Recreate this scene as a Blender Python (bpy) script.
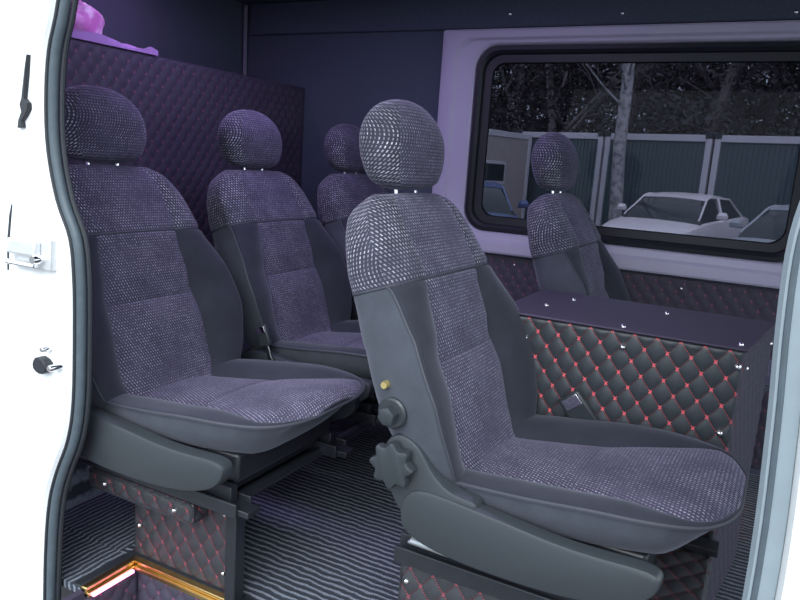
import bpy, bmesh, math, random
from mathutils import Vector, Matrix
PI = math.pi
D = bpy.data
for o in list(D.objects): D.objects.remove(o)
SC = bpy.context.scene
COL = SC.collection
random.seed(4)

# ------------------------------------------------------------------ camera
YAW, PITCH, ROLL, FPX = math.radians(27.15), math.radians(11.04), math.radians(3.86), 700.0
EYE = Vector((0.0, 0.0, 1.12))
f = Vector((-math.sin(YAW), math.cos(YAW), 0)); r = Vector((math.cos(YAW), math.sin(YAW), 0)); u = Vector((0, 0, 1))
f2 = f * math.cos(PITCH) - u * math.sin(PITCH); u2 = u * math.cos(PITCH) + f * math.sin(PITCH)
r3 = r * math.cos(ROLL) + u2 * math.sin(ROLL); u3 = u2 * math.cos(ROLL) - r * math.sin(ROLL)
cd = D.cameras.new('camera'); cam = D.objects.new('camera', cd); COL.objects.link(cam)
m = Matrix((r3, u3, -f2)).transposed().to_4x4(); m.translation = EYE; cam.matrix_world = m
cd.sensor_width = 36; cd.lens = FPX / 800 * 36; cd.clip_start = 0.05; cd.clip_end = 300
SC.camera = cam

# ------------------------------------------------------------------ world, lamps, exposure
W = D.worlds.new('overcast_sky'); SC.world = W; W.use_nodes = True
nt = W.node_tree; nt.nodes.clear()
wo = nt.nodes.new('ShaderNodeOutputWorld'); bg = nt.nodes.new('ShaderNodeBackground')
tc = nt.nodes.new('ShaderNodeTexCoord'); sp = nt.nodes.new('ShaderNodeSeparateXYZ')
rp = nt.nodes.new('ShaderNodeValToRGB'); nz = nt.nodes.new('ShaderNodeTexNoise'); nz.inputs['Scale'].default_value = 2.2
ad = nt.nodes.new('ShaderNodeMath'); ad.operation = 'MULTIPLY_ADD'; ad.inputs[1].default_value = 0.25
nt.links.new(tc.outputs['Generated'], sp.inputs[0]); nt.links.new(tc.outputs['Generated'], nz.inputs['Vector'])
nt.links.new(nz.outputs['Fac'], ad.inputs[0]); nt.links.new(sp.outputs['Z'], ad.inputs[2])
nt.links.new(ad.outputs[0], rp.inputs[0]); nt.links.new(rp.outputs[0], bg.inputs[0]); nt.links.new(bg.outputs[0], wo.inputs[0])
rp.color_ramp.elements[0].color = (.62, .72, .84, 1); rp.color_ramp.elements[0].position = 0.0
rp.color_ramp.elements[1].color = (.88, .97, 1.0, 1); rp.color_ramp.elements[1].position = 0.9
bg.inputs[1].default_value = 1.0
SC.view_settings.view_transform = 'Standard'; SC.view_settings.look = 'None'
SC.view_settings.gamma = 1; SC.view_settings.use_curve_mapping = False
SC.view_settings.exposure = 1.1

def area(name, loc, rot, sx, sy, power, color):
    l = D.lights.new(name, 'AREA'); l.shape = 'RECTANGLE'; l.size = sx; l.size_y = sy; l.energy = power; l.color = color
    o = D.objects.new(name, l); COL.objects.link(o); o.location = loc; o.rotation_euler = rot
    return o
# soft overcast sun high behind the photographer, falling in through the open sliding door
sl = D.lights.new('overcast_sun', 'SUN'); sl.energy = 1.3; sl.angle = math.radians(50); sl.color = (.93, .97, 1)
so = D.objects.new('overcast_sun', sl); COL.objects.link(so); so.rotation_euler = Vector((.25, -1, .85)).to_track_quat('Z', 'Y').to_euler()
# purple LED strips along the van ceiling
area('ceiling_led_light', (-1.35, 2.0, 1.855), (0, 0, 0), 1.3, .3, 4.5, (.62, .50, 1))
area('ceiling_led_light', (-2.32, 1.75, 1.84), (0, 0, 0), .05, 1.1, .9, (.78, .42, 1))

# ------------------------------------------------------------------ materials
class NG:
    def __init__(s, name):
        s.m = D.materials.new(name); s.m.use_nodes = True; s.t = s.m.node_tree; s.t.nodes.clear()
        s.out = s.t.nodes.new('ShaderNodeOutputMaterial'); s.p = s.t.nodes.new('ShaderNodeBsdfPrincipled')
        s.t.links.new(s.p.outputs[0], s.out.inputs[0])
    def n(s, ty, **kw):
        n = s.t.nodes.new(ty)
        for k, v in kw.items(): setattr(n, k, v)
        return n
    def l(s, a, b): s.t.links.new(a, b)
    def val(s, x, sock):
        if hasattr(x, 'is_output'): s.l(x, sock)
        else: sock.default_value = x
    def math(s, op, a, b=0.0, c=None):
        n = s.n('ShaderNodeMath', operation=op); s.val(a, n.inputs[0]); s.val(b, n.inputs[1])
        if c is not None: s.val(c, n.inputs[2])
        return n.outputs[0]
    def mix(s, fac, a, b):
        n = s.n('ShaderNodeMix', data_type='RGBA'); s.val(fac, n.inputs[0])
        for x, i in ((a, 6), (b, 7)):
            if hasattr(x, 'is_output'): s.l(x, n.inputs[i])
            else: n.inputs[i].default_value = (*x, 1)
        return n.outputs[2]
    def noise(s, scale, vec=None, detail=3, rough=.55):
        n = s.n('ShaderNodeTexNoise'); n.inputs['Scale'].default_value = scale; n.inputs['Detail'].default_value = detail
        n.inputs['Roughness'].default_value = rough
        if vec is None: vec = s.n('ShaderNodeTexCoord').outputs['Object']
        s.l(vec, n.inputs['Vector']); return n.outputs['Fac']
    def ramp(s, x, a, b):
        n = s.n('ShaderNodeMapRange'); n.clamp = True; s.val(x, n.inputs[0]); n.inputs[1].default_value = a; n.inputs[2].default_value = b
        return n.outputs[0]
    def bump(s, h, strength=.3, dist=.002):
        n = s.n('ShaderNodeBump'); n.inputs['Strength'].default_value = strength; n.inputs['Distance'].default_value = dist
        s.l(h, n.inputs['Height']); s.l(n.outputs[0], s.p.inputs['Normal'])
    def base(s, c): s.val((*c, 1) if not hasattr(c, 'is_output') else c, s.p.inputs['Base Color'])
    def rough(s, x): s.val(x, s.p.inputs['Roughness'])
    def uv(s):
        u = s.n('ShaderNodeUVMap').outputs[0]; q = s.n('ShaderNodeSeparateXYZ'); s.l(u, q.inputs[0]); return u, q.outputs[0], q.outputs[1]

def simple(name, c, rough=.5, metal=0, nscale=None, namp=.15, bump=0, spec=.5):
    g = NG(name); g.rough(rough); g.p.inputs['Metallic'].default_value = metal; g.p.inputs['Specular IOR Level'].default_value = spec
    if nscale:
        n = g.noise(nscale)
        g.base(g.mix(n, [x * (1 - namp) for x in c], [min(1, x * (1 + namp)) for x in c]))
        if bump: g.bump(n, bump)
    else: g.base(c)
    return g.m

def velour(name, c, sheen=.25):
    g = NG(name); n = g.noise(14, detail=5); fine = g.noise(420, detail=2)
    a = g.mix(g.ramp(n, .3, .7), [x * .82 for x in c], [x * 1.2 for x in c])
    g.base(g.mix(g.math('MULTIPLY', fine, .35), a, [x * 2.0 for x in c]))
    g.rough(.9); g.p.inputs['Specular IOR Level'].default_value = .2
    g.p.inputs['Sheen Weight'].default_value = sheen; g.p.inputs['Sheen Roughness'].default_value = .4
    g.p.inputs['Sheen Tint'].default_value = (.72, .74, .9, 1)
    g.bump(fine, .3, .001); return g.m

def woven(name, c, fleck, pu=.0105, pv=.0092, sheen=.22):
    g = NG(name); uv, U, V = g.uv()
    v = g.math('DIVIDE', V, pv); row = g.math('FLOOR', v); fv = g.math('SUBTRACT', v, row)
    us = g.math('ADD', g.math('DIVIDE', U, pu), g.math('MULTIPLY', row, .5))
    us = g.math('ADD', us, g.math('MULTIPLY', fv, .45))
    col = g.math('FLOOR', us); fu = g.math('SUBTRACT', us, col)
    du = g.math('ABSOLUTE', g.math('SUBTRACT', fu, .5)); dv = g.math('ABSOLUTE', g.math('SUBTRACT', fv, .5))
    mu = g.math('SUBTRACT', 1.0, g.ramp(du, .10, .20)); mv = g.math('SUBTRACT', 1.0, g.ramp(dv, .22, .36))
    msk = g.math('MULTIPLY', mu, mv)
    wn = g.n('ShaderNodeTexWhiteNoise', noise_dimensions='2D'); cb = g.n('ShaderNodeCombineXYZ'); g.l(col, cb.inputs[0]); g.l(row, cb.inputs[1]); g.l(cb.outputs[0], wn.inputs[0])
    br = g.math('MULTIPLY_ADD', wn.outputs['Value'], .75, .25)
    big = g.noise(9, detail=4)
    msk = g.math('MULTIPLY', g.math('MULTIPLY', msk, br), g.ramp(big, .2, .6))
    n = g.noise(13, detail=5)
    a = g.mix(g.ramp(n, .3, .7), [x * .7 for x in c], [x * 1.35 for x in c])
    fine = g.noise(500, detail=2)
    a = g.mix(g.math('MULTIPLY', fine, .3), a, [x * 2.2 for x in c])
    g.base(g.mix(msk, a, fleck)); g.rough(.85); g.p.inputs['Specular IOR Level'].default_value = .2
    g.p.inputs['Sheen Weight'].default_value = sheen; g.p.inputs['Sheen Roughness'].default_value = .35
    g.p.inputs['Sheen Tint'].default_value = (.72, .68, .92, 1)
    g.bump(g.math('ADD', g.math('MULTIPLY', fine, .5), msk), .35, .001); return g.m

def quilt(name, c, seam, red, rough=.45, cross=1.0, dashes=.75):
    g = NG(name); uv, A, B = g.uv()
    def near(x): 
        return g.math('ABSOLUTE', g.math('SUBTRACT', g.math('FRACT', g.math('ADD', x, .5)), .5))
    da, db = near(A), near(B)
    la = g.math('LESS_THAN', da, .024); lb = g.math('LESS_THAN', db, .024)
    line = g.math('MAXIMUM', g.math('LESS_THAN', da, .03), g.math('LESS_THAN', db, .03))
    xa = g.math('MULTIPLY', g.math('LESS_THAN', da, .034), g.math('LESS_THAN', db, .13))
    xb = g.math('MULTIPLY', g.math('LESS_THAN', db, .034), g.math('LESS_THAN', da, .13))
    X = g.math('MAXIMUM', xa, xb)
    ds = g.math('MULTIPLY', la, g.math('GREATER_THAN', g.math('FRACT', g.math('MULTIPLY', B, 8)), .45))
    ds2 = g.math('MULTIPLY', lb, g.math('MULTIPLY', g.math('GREATER_THAN', g.math('FRACT', g.math('MULTIPLY', A, 8)), .45), .35))
    n = g.noise(60, detail=4)
    a = g.mix(n, [x * .85 for x in c], [x * 1.15 for x in c])
    a = g.mix(line, a, seam)
    a = g.mix(g.math('MULTIPLY', g.math('MAXIMUM', ds, ds2), dashes), a, red)
    g.base(g.mix(g.math('MULTIPLY', X, cross), a, [min(1, x * 1.25) for x in red])); g.rough(rough)
    g.bump(g.noise(900, detail=2), .15, .0006); return g.m

def glass(name, tint, refl_rough=0.0, ior=1.5):
    g = NG(name); g.t.nodes.remove(g.p)
    tr = g.n('ShaderNodeBsdfTransparent'); tr.inputs[0].default_value = (*tint, 1)
    gl = g.n('ShaderNodeBsdfGlossy'); gl.inputs['Roughness'].default_value = refl_rough
    fr = g.n('ShaderNodeFresnel'); fr.inputs[0].default_value = ior
    mx = g.n('ShaderNodeMixShader'); g.l(fr.outputs[0], mx.inputs[0]); g.l(tr.outputs[0], mx.inputs[1]); g.l(gl.outputs[0], mx.inputs[2]); g.l(mx.outputs[0], g.out.inputs[0])
    return g.m

def emit(name, c, s):
    g = NG(name); g.base(c); g.p.inputs['Emission Color'].default_value = (*c, 1); g.p.inputs['Emission Strength'].default_value = s; return g.m

def carpet(name, axis=1, pitch=.022):
    g = NG(name); tcn = g.n('ShaderNodeTexCoord').outputs['Object']; q = g.n('ShaderNodeSeparateXYZ'); g.l(tcn, q.inputs[0])
    wob = g.noise(18, detail=2); k = g.math('ADD', g.math('DIVIDE', q.outputs[axis], pitch), g.math('MULTIPLY', wob, .9))
    fr = g.math('ABSOLUTE', g.math('SUBTRACT', g.math('FRACT', k), .5))
    rib = g.ramp(fr, .3, .1)   # 1 on rib top
    rib = g.ramp(fr, .12, .3); rib = g.math('SUBTRACT', 1.0, rib)
    fine = g.noise(170, detail=5, rough=.8); n = g.noise(5, detail=4)
    hi = g.mix(g.ramp(fine, .35, .65), (.10, .115, .145), (.30, .33, .40))
    hi = g.mix(g.math('MULTIPLY', g.ramp(n, .4, .7), .4), hi, (.27, .30, .36))
    g.base(g.mix(rib, (.05, .057, .075), hi)); g.rough(.95); g.p.inputs['Specular IOR Level'].default_value = .15
    g.bump(g.math('ADD', rib, g.math('MULTIPLY', fine, .5)), .8, .004); return g.m

M = {}
M['velour'] = velour('charcoal_velour', (.025, .027, .037))
M['side'] = velour('grey_side_cloth', (.056, .062, .078), .25)
M['woven'] = woven('flecked_upholstery', (.038, .038, .056), (.66, .66, .76))
M['woven_purple'] = woven('purple_grey_flecked_upholstery', (.052, .048, .076), (.46, .44, .58), .0085, .0078)
M['piping'] = simple('dark_piping_cord', (.048, .052, .068), .6, nscale=80)
M['plastic'] = simple('charcoal_grained_plastic', (.036, .042, .050), .36, nscale=300, namp=.12, bump=.15)
M['knob'] = simple('dark_moulded_plastic', (.032, .038, .045), .30, nscale=200, namp=.08)
M['black_metal'] = simple('black_painted_steel', (.018, .02, .027), .35, nscale=30, namp=.3)
M['steel'] = simple('bare_steel', (.55, .57, .6), .28, 1.0, nscale=60, namp=.15)
M['zinc'] = simple('pale_zinc_plated_steel', (.78, .79, .8), .45, .6, nscale=60, namp=.1)
M['chrome'] = simple('chrome', (.9, .9, .92), .08, 1.0)
M['quilt'] = quilt('black_quilted_leatherette', (.038, .044, .053), (.012, .013, .018), (.70, .10, .12), .45, 1.0, .6)
M['quilt_fine'] = quilt('black_quilted_leatherette_fine_seam', (.036, .038, .046), (.010, .010, .014), (.42, .08, .11), .5, .35, .85)
M['quilt_dark'] = quilt('purple_black_quilted_leatherette', (.055, .050, .078), (.022, .020, .03), (.24, .07, .13), .65, .8, .7)
M['flat_leather'] = simple('smooth_plum_leatherette', (.055, .045, .075), .5, nscale=120, namp=.15, bump=.1)
M['liner'] = simple('dark_carpet_lining', (.085, .102, .138), .95, nscale=240, namp=.5, bump=.4, spec=.1)
M['surround'] = simple('pale_lavender_trim_plastic', (.50, .47, .60), .42, nscale=4, namp=.06)
M['rubber'] = simple('black_rubber', (.022, .025, .032), .5, nscale=90, namp=.25)
M['seal'] = simple('teal_grey_door_rubber', (.075, .098, .118), .42, nscale=40, namp=.25)
M['white_paint'] = simple('white_vehicle_paint', (.86, .87, .88), .22, nscale=3, namp=.02)
M['grey_paint'] = simple('pale_grey_green_primer', (.25, .30, .335), .45, nscale=25, namp=.12)
M['carpet'] = carpet('ribbed_grey_carpet', 1)
M['carpet_cross'] = carpet('ribbed_grey_carpet_crosswise', 0, .018)
M['gold'] = simple('brass_edge_trim', (.75, .52, .22), .3, 1.0, nscale=30, namp=.12)
M['led'] = emit('pink_led_strip', (1, .25, .6), 2.6)
M['yz'] = simple('yellow_zinc', (.75, .6, .25), .35, .8)
M['tint'] = glass('tinted_window_glass', (.38, .39, .45), 0, 1.16)
M['car_glass'] = simple('dark_car_glass', (.03, .04, .045), .05)
M['asphalt'] = simple('grey_asphalt', (.14, .14, .145), .85, nscale=30, namp=.3, bump=.3)
M['red'] = simple('red_plastic', (.6, .03, .03), .35)

# ------------------------------------------------------------------ mesh helpers
class MB:
    def __init__(s): s.v = []; s.f = []; s.uv = []; s.mi = []
    def add(s, vs, fs, uvs=None, mi=0):
        b = len(s.v); s.v += [tuple(p) for p in vs]; s.f += [tuple(b + i for i in q) for q in fs]
        s.uv += list(uvs) if uvs else [(p[0], p[2] if len(p) > 2 else 0) for p in vs]; s.mi += [mi] * len(fs); return s
    def box(s, x0, x1, y0, y1, z0, z1, mi=0):
        vs = [(x, y, z) for x in (x0, x1) for y in (y0, y1) for z in (z0, z1)]
        return s.add(vs, [(0, 1, 3, 2), (4, 6, 7, 5), (0, 4, 5, 1), (2, 3, 7, 6), (0, 2, 6, 4), (1, 5, 7, 3)], mi=mi)
    def beam(s, a, b, w, h, up=(0, 0, 1)):
        a, b = Vector(a), Vector(b); d = (b - a).normalized(); up = Vector(up)
        sd = d.cross(up)
        if sd.length < 1e-4: sd = d.cross(Vector((1, 0, 0)))
        sd.normalize(); up = sd.cross(d)
        vs = [p + sd * (i * w / 2) + up * (j * h / 2) for p in (a, b) for i, j in ((-1, -1), (1, -1), (1, 1), (-1, 1))]
        return s.add(vs, [(3, 2, 1, 0), (4, 5, 6, 7), (0, 1, 5, 4), (1, 2, 6, 5), (2, 3, 7, 6), (3, 0, 4, 7)])
    def tube(s, path, rad, n=10, closed=False, mi=0):
        path = [Vector(p) for p in path]; k = len(path); vs = []; fs = []; prev = None
        for i, p in enumerate(path):
            a = path[(i - 1) % k] if (closed or i) else p; b = path[(i + 1) % k] if (closed or i < k - 1) else p
            d = (b - a).normalized()
            if prev is None:
                prev = d.orthogonal().normalized()
            nrm = (prev - d * prev.dot(d))
            nrm = nrm.normalized() if nrm.length > 1e-6 else d.orthogonal().normalized(); prev = nrm; bi = d.cross(nrm)
            rr = rad[i] if isinstance(rad, (list, tuple)) else rad
            vs += [p + (nrm * math.cos(t) + bi * math.sin(t)) * rr for t in (2 * PI * j / n for j in range(n))]
        for i in range(k if closed else k - 1):
            for j in range(n):
                a0, a1 = i * n + j, i * n + (j + 1) % n; b0, b1 = ((i + 1) % k) * n + j, ((i + 1) % k) * n + (j + 1) % n
                fs.append((a0, a1, b1, b0))
        if not closed: fs += [tuple(reversed(range(n))), tuple(range((k - 1) * n, k * n))]
        return s.add(vs, fs, mi=mi)
    def prism(s, poly, y0, y1, ax='y', mi=0):
        k = len(poly)
        def P(a, b, h): return (a, h, b) if ax == 'y' else ((a, b, h) if ax == 'z' else (h, a, b))
        vs = [P(a, b, y0) for a, b in poly] + [P(a, b, y1) for a, b in poly]
        fs = [tuple(range(k)), tuple(reversed(range(k, 2 * k)))] + [(i, i + k, (i + 1) % k + k, (i + 1) % k) for i in range(k)]
        return s.add(vs, fs, mi=mi)
    def lathe(s, prof, c, axis='z', n=20, mi=0):
        vs = []; fs = []; c = Vector(c)
        for rr, h in prof:
            for j in range(n):
                t = 2 * PI * j / n; a, b = rr * math.cos(t), rr * math.sin(t)
                vs.append(c + Vector((a, b, h) if axis == 'z' else ((a, h, b) if axis == 'y' else (h, a, b))))
        for i in range(len(prof) - 1):
            for j in range(n): fs.append((i * n + j, i * n + (j + 1) % n, (i + 1) * n + (j + 1) % n, (i + 1) * n + j))
        fs += [tuple(reversed(range(n))), tuple(range((len(prof) - 1) * n, len(prof) * n))]
        return s.add(vs, fs, mi=mi)
    def rings(s, R, UV=None, cap=True, mi=0):
        n = len(R[0]); vs = [p for q in R for p in q]; fs = []
        for i in range(len(R) - 1):
            for j in range(n): fs.append((i * n + j, i * n + (j + 1) % n, (i + 1) * n + (j + 1) % n, (i + 1) * n + j))
        if cap: fs += [tuple(reversed(range(n))), tuple(range((len(R) - 1) * n, len(R) * n))]
        return s.add(vs, fs, [t for q in UV for t in q] if UV else None, mi=mi)
    def build(s, name, mat, parent=None, off=(0, 0, 0), bevel=0, sharp=35, fix=True, kind=None):
        me = D.meshes.new(name); ox, oy, oz = off
        me.from_pydata([(x - ox, y - oy, z - oz) for x, y, z in s.v], [], s.f)
        ul = me.uv_layers.new(name='UVMap')
        for l in me.loops: ul.data[l.index].uv = s.uv[l.vertex_index]
        for mm in (mat if isinstance(mat, (list, tuple)) else [mat]): me.materials.append(mm)
        for p, i in zip(me.polygons, s.mi): p.material_index = i; p.use_smooth = True
        if fix:
            b = bmesh.new(); b.from_mesh(me); bmesh.ops.recalc_face_normals(b, faces=b.faces); b.to_mesh(me); b.free()
        me.set_sharp_from_angle(angle=math.radians(sharp))
        o = D.objects.new(name, me); COL.objects.link(o)
        if parent: o.parent = parent
        elif off != (0, 0, 0): o.location = off
        if bevel:
            md = o.modifiers.new('bevel', 'BEVEL'); md.width = bevel; md.segments = 2; md.limit_method = 'ANGLE'; md.angle_limit = math.radians(40)
        if kind: o['kind'] = kind
        return o

def tag(o, label, cat, group=None, kind=None):
    o['label'] = label; o['category'] = cat
    if group: o['group'] = group
    if kind: o['kind'] = kind
    return o
def thing(name, loc, label, cat, group=None):
    o = D.objects.new(name, None); COL.objects.link(o); o.location = loc; o.empty_display_size = .1
    return tag(o, label, cat, group)
def copy_tree(o, parent=None):
    c = o.copy(); COL.objects.link(c)
    if parent: c.parent = parent
    for ch in list(o.children): copy_tree(ch, c)
    return c
def interp(tab, x):
    if x <= tab[0][0]: return tab[0][1]
    for (a, p), (b, q) in zip(tab, tab[1:]):
        if x <= b:
            t = (x - a) / (b - a); t = t * t * (3 - 2 * t) if len(tab) < 3 else t
            return p + (q - p) * t
    return tab[-1][1]
def spline(tab, x):   # monotone-ish catmull interpolation
    if x <= tab[0][0]: return tab[0][1]
    if x >= tab[-1][0]: return tab[-1][1]
    for i in range(len(tab) - 1):
        x0, y0 = tab[i]; x1, y1 = tab[i + 1]
        if x <= x1:
            m0 = (y1 - tab[i - 1][1]) / (x1 - tab[i - 1][0]) if i else (y1 - y0) / (x1 - x0)
            m1 = (tab[i + 2][1] - y0) / (tab[i + 2][0] - x0) if i + 2 < len(tab) else (y1 - y0) / (x1 - x0)
            h = x1 - x0; t = (x - x0) / h
            return y0 * (2 * t**3 - 3 * t**2 + 1) + h * m0 * (t**3 - 2 * t**2 + t) + y1 * (-2 * t**3 + 3 * t**2) + h * m1 * (t**3 - t**2)

# quilted panel: real padded diamonds on a grid
def quilt_panel(mb, o, uu, vv, w, h, dx=.055, dz=.07, amp=.006, step=.005, edge=.012, mi=0, phase=(0, 0)):
    o, uu, vv = Vector(o), Vector(uu), Vector(vv); nn = uu.cross(vv)
    nx, nz_ = max(2, int(w / step)), max(2, int(h / step)); vs = []; uvs = []; fs = []
    for j in range(nz_ + 1):
        for i in range(nx + 1):
            x, z = w * i / nx, h * j / nz_
            a = (x + phase[0]) / dx + (z + phase[1]) / dz; b = (x + phase[0]) / dx - (z + phase[1]) / dz
            hh = amp * (abs(math.sin(PI * a) * math.sin(PI * b)) ** .42)
            e = min(x, w - x, z, h - z) / edge
            if e < 1: hh *= math.sqrt(max(0, e)); hh -= .004 * (1 - e) ** 2
            p = o + uu * x + vv * z + nn * hh; vs.append(p); uvs.append((a, b))
    for j in range(nz_):
        for i in range(nx):
            a = j * (nx + 1) + i; fs.append((a, a + 1, a + nx + 2, a + nx + 1))
    mb.add(vs, fs, uvs, mi)
    return mb

_stud = MB().lathe([(.0005, .0062), (.003, .0058), (.0052, .004), (.0066, .001), (.007, 0), (.007, -.003)], (0, 0, 0), 'z', 14)
stud0 = None
def stud(parent, loc, normal, off=(0, 0, 0), s=1.0):
    global stud0
    if stud0 is None:
        stud0 = _stud.build('stud', M['chrome'], parent); c = stud0
    else:
        c = stud0.copy(); COL.objects.link(c); c.parent = parent
    c.location = Vector(loc) - Vector(off); c.rotation_mode = 'QUATERNION'
    c.rotation_quaternion = Vector((0, 0, 1)).rotation_difference(Vector(normal)); c.scale = (s, s, s)
    return c

# ------------------------------------------------------------------ van shell (the setting)
XR, XF = -2.55, 1.35           # rear wall, front end of the passenger space
YN, YF, ZC = 1.05, 3.0, 1.87   # near wall, far wall, ceiling
# floor
mb = MB(); SX0, SX1, SY1 = -1.40, .35, 1.25   # step well
mb.box(XR, XF, SY1, YF, -.02, 0); mb.box(SX1, XF, YN, SY1, -.02, 0)
fl = mb.build('floor', M['carpet'], kind='structure')
mb = MB(); mb.box(XR, SX0, YN + .03, SY1, -.019, .001); mb.box(-1.95, -1.47, SY1, 1.62, .0005, .004)
mb.build('floor_mat', M['carpet_cross'], fl)
# carpeted kick riser under the rear row
mb = MB(); mb.prism([(-2.15, 0), (-1.78, 0), (-1.84, .27), (-2.15, .29)], YN + .04, YF - .02)
mb.build('trim_1', M['carpet_cross'], kind='structure')
# ceiling
mb = MB(); mb.box(XR - .02, XF, YN, YF + .04, ZC, ZC + .04); ce = mb.build('ceiling', M['liner'], kind='structure')
# rear upper wall
mb = MB(); mb.box(XR - .03, XR, YN, YF + .04, 0, ZC); mb.build('wall_rear', M['liner'], kind='structure')
mb = MB(); mb.tube([(XR + .02, YF - .015, 1.3), (XR + .02, YF - .02, 1.86)], .011, 8)
mb.build('trim_2', simple('worn_grey_edge_strip', (.2, .2, .26), .7, nscale=200, namp=.4), kind='structure')
# far wall with the window opening: built as four slabs round the hole
WX0, WX1, WZ0, WZ1 = -1.26, .16, .83, 1.655
mb = MB()
mb.box(XR, WX0, YF, YF + .04, 0, ZC); mb.box(WX1, XF, YF, YF + .04, 0, ZC)
mb.box(WX0, WX1, YF, YF + .04, 0, WZ0); mb.box(WX0, WX1, YF, YF + .04, WZ1, ZC)
wf = mb.build('wall_far', M['liner'], kind='structure')
mb = MB(); quilt_panel(mb, (XR + .42, YF - .002, .02), (1, 0, 0), (0, 0, 1), 2.6, .725, step=.009, amp=.006)
mb.build('quilted_lining', M['quilt_dark'], wf)
mb = MB(); mb.box(XR + .05, XF, YF - .022, YF - .002, 1.715, ZC - .002); mb.build('upper_lining', M['liner'], wf, bevel=.006)
for x, z in ((-1.095, 1.77), (-.63, 1.757), (-.024, 1.728 + .012)): stud(wf, (x, YF - .022, z), (0, -1, 0), (0, 0, 0), 1.5)
for x, z in ((-.973, .707), (-.27, .70), (-1.25, .69)): stud(wf, (x, YF - .008, z), (0, -1, 0))
# near wall: header and parts beside the door opening
mb = MB(); mb.box(-2.55, .42, YN - .08, YN, 1.72, ZC + .04); mb.box(.42, XF, YN - .08, YN, -.5, ZC + .04)
wn_ = mb.build('wall_near', M['white_paint'], kind='structure')
MB().box(-2.53, XF, YN + .001, YN + .02, 1.70, ZC - .002).build('header_lining', M['liner'], wn_, bevel=.004)
# lower body sill under the van floor, outside of the step well
mb = MB(); mb.box(SX0 - .02, SX0, YN - .05, SY1, -.33, -.004); mb.box(SX0, SX1, YN - .02, SY1, -.34, -.32)
mb.box(SX1, SX1 + .02, YN - .05, SY1, -.33, -.004); mb.box(SX0 - .02, SX1 + .02, SY1, SY1 + .02, -.33, -.021)
sw = mb.build('trim_3', M['flat_leather'], kind='structure')
mb = MB(); quilt_panel(mb, (SX0, SY1 - .001, -.315), (1, 0, 0), (0, 0, 1), SX1 - SX0, .29, step=.006)
quilt_panel(mb, (SX0 + .002, YN + .02, -.315), (0, 1, 0), (0, 0, 1), SY1 - YN - .02, .29, step=.006)
quilt_panel(mb, (SX0, YN, -.318), (1, 0, 0), (0, 1, 0), SX1 - SX0, SY1 - YN, step=.006)
mb.build('quilted_lining', M['quilt_dark'], sw)

# rear quilted partition with its shelf
PX, PZ = -2.15, 1.46
mb = MB(); mb.box(PX - .02, PX - .003, YN + .02, YF - .003, .0, PZ - .004); mb.box(PX - .4, PX - .02, YN + .02, YF - .003, PZ - .03, PZ - .004)
pt = mb.build('wall_partition', M['flat_leather'], kind='structure')
mb = MB(); quilt_panel(mb, (PX - .004, YN + .02, .3), (0, 1, 0), (0, 0, 1), YF - YN - .03, PZ - .302, step=.008, amp=.006)
mb.build('quilted_lining', M['quilt_dark'], pt)

# ------------------------------------------------------------------ window
def rrect(x0, x1, z0, z1, rad, n=10):
    pts = []
    for cx, cz, a0 in ((x1 - rad, z1 - rad, 0), (x0 + rad, z1 - rad, 90), (x0 + rad, z0 + rad, 180), (x1 - rad, z0 + rad, 270)):
        for i in range(n + 1):
            t = math.radians(a0 + 90 * i / n); pts.append((cx + rad * math.cos(t), cz + rad * math.sin(t)))
    return pts
def frame_rings(mb, specs, closed=False):
    R = [[(x, y, z) for x, z in rrect(*s)] for s, y in specs]
    k = len(R[0]); vs = [p for q in R for p in q]; fs = []
    for i in range(len(R) - 1 + (1 if closed else 0)):
        ii = (i + 1) % len(R)
        for j in range(k): fs.append((i * k + j, i * k + (j + 1) % k, ii * k + (j + 1) % k, ii * k + j))
    mb.add(vs, fs)
gx0, gx1, gz0, gz1 = -1.205, .10, .875, 1.615
mb = MB()
def inset(d, rad): return (gx0 - d, gx1 + d, gz0 - d, gz1 + d, rad)
frame_rings(mb, [((-1.392, .30, .752, 1.71, .012), YF + .0), ((-1.392, .30, .752, 1.71, .012), YF - .035), ((-1.382, .29, .76, 1.702, .03), YF - .04),
                 ((-1.33, .215, .80, 1.675, .08), YF - .038), ((-1.315, .20, .812, 1.665, .09), YF - .024), ((-1.25, .16, .838, 1.655, .10), YF - .02), ((-1.238, .15, .843, 1.650, .10), YF - .012), (inset(.026, .10), YF + .035)])
win = mb.build('window_1', M['surround'], kind='structure', sharp=25)
mb = MB()
frame_rings(mb, [(inset(.030, .10), YF + .002), (inset(.028, .10), YF - .008), (inset(.012, .09), YF - .01), (inset(.0, .08), YF + .0), (inset(-.004, .078), YF + .02), (inset(-.035, .06), YF + .022), (inset(-.04, .06), YF + .03), (inset(.030, .10), YF + .034)], True)
mb.build('gasket', simple('black_window_gasket', (.012, .014, .02), .45), win, sharp=30)
mb = MB(); mb.prism(rrect(gx0, gx1, gz0, gz1, .08), YF + .024, YF + .028); mb.build('pane', M['tint'], win)

# ------------------------------------------------------------------ door opening: rear body pillar and front edge
edge = [(-1.345, 1.80), (-1.36, 1.60), (-1.399, 1.409), (-1.434, 1.309), (-1.448, 1.204), (-1.446, 1.096), (-1.42, .988), (-1.38, .905), (-1.370, .812), (-1.372, .695), (-1.382, .525), (-1.405, .42), (-1.450, .325), (-1.479, .243), (-1.498, .128), (-1.512, -.047), (-1.515, -.2), (-1.515, -.34)]
dense = [(spline([(i, p[0]) for i, p in enumerate(edge)], t / 4), spline([(i, p[1]) for i, p in enumerate(edge)], t / 4)) for t in range((len(edge) - 1) * 4 + 1)]
mb = MB(); poly = dense + [(-2.6, -.34), (-2.6, 1.80)]
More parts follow.
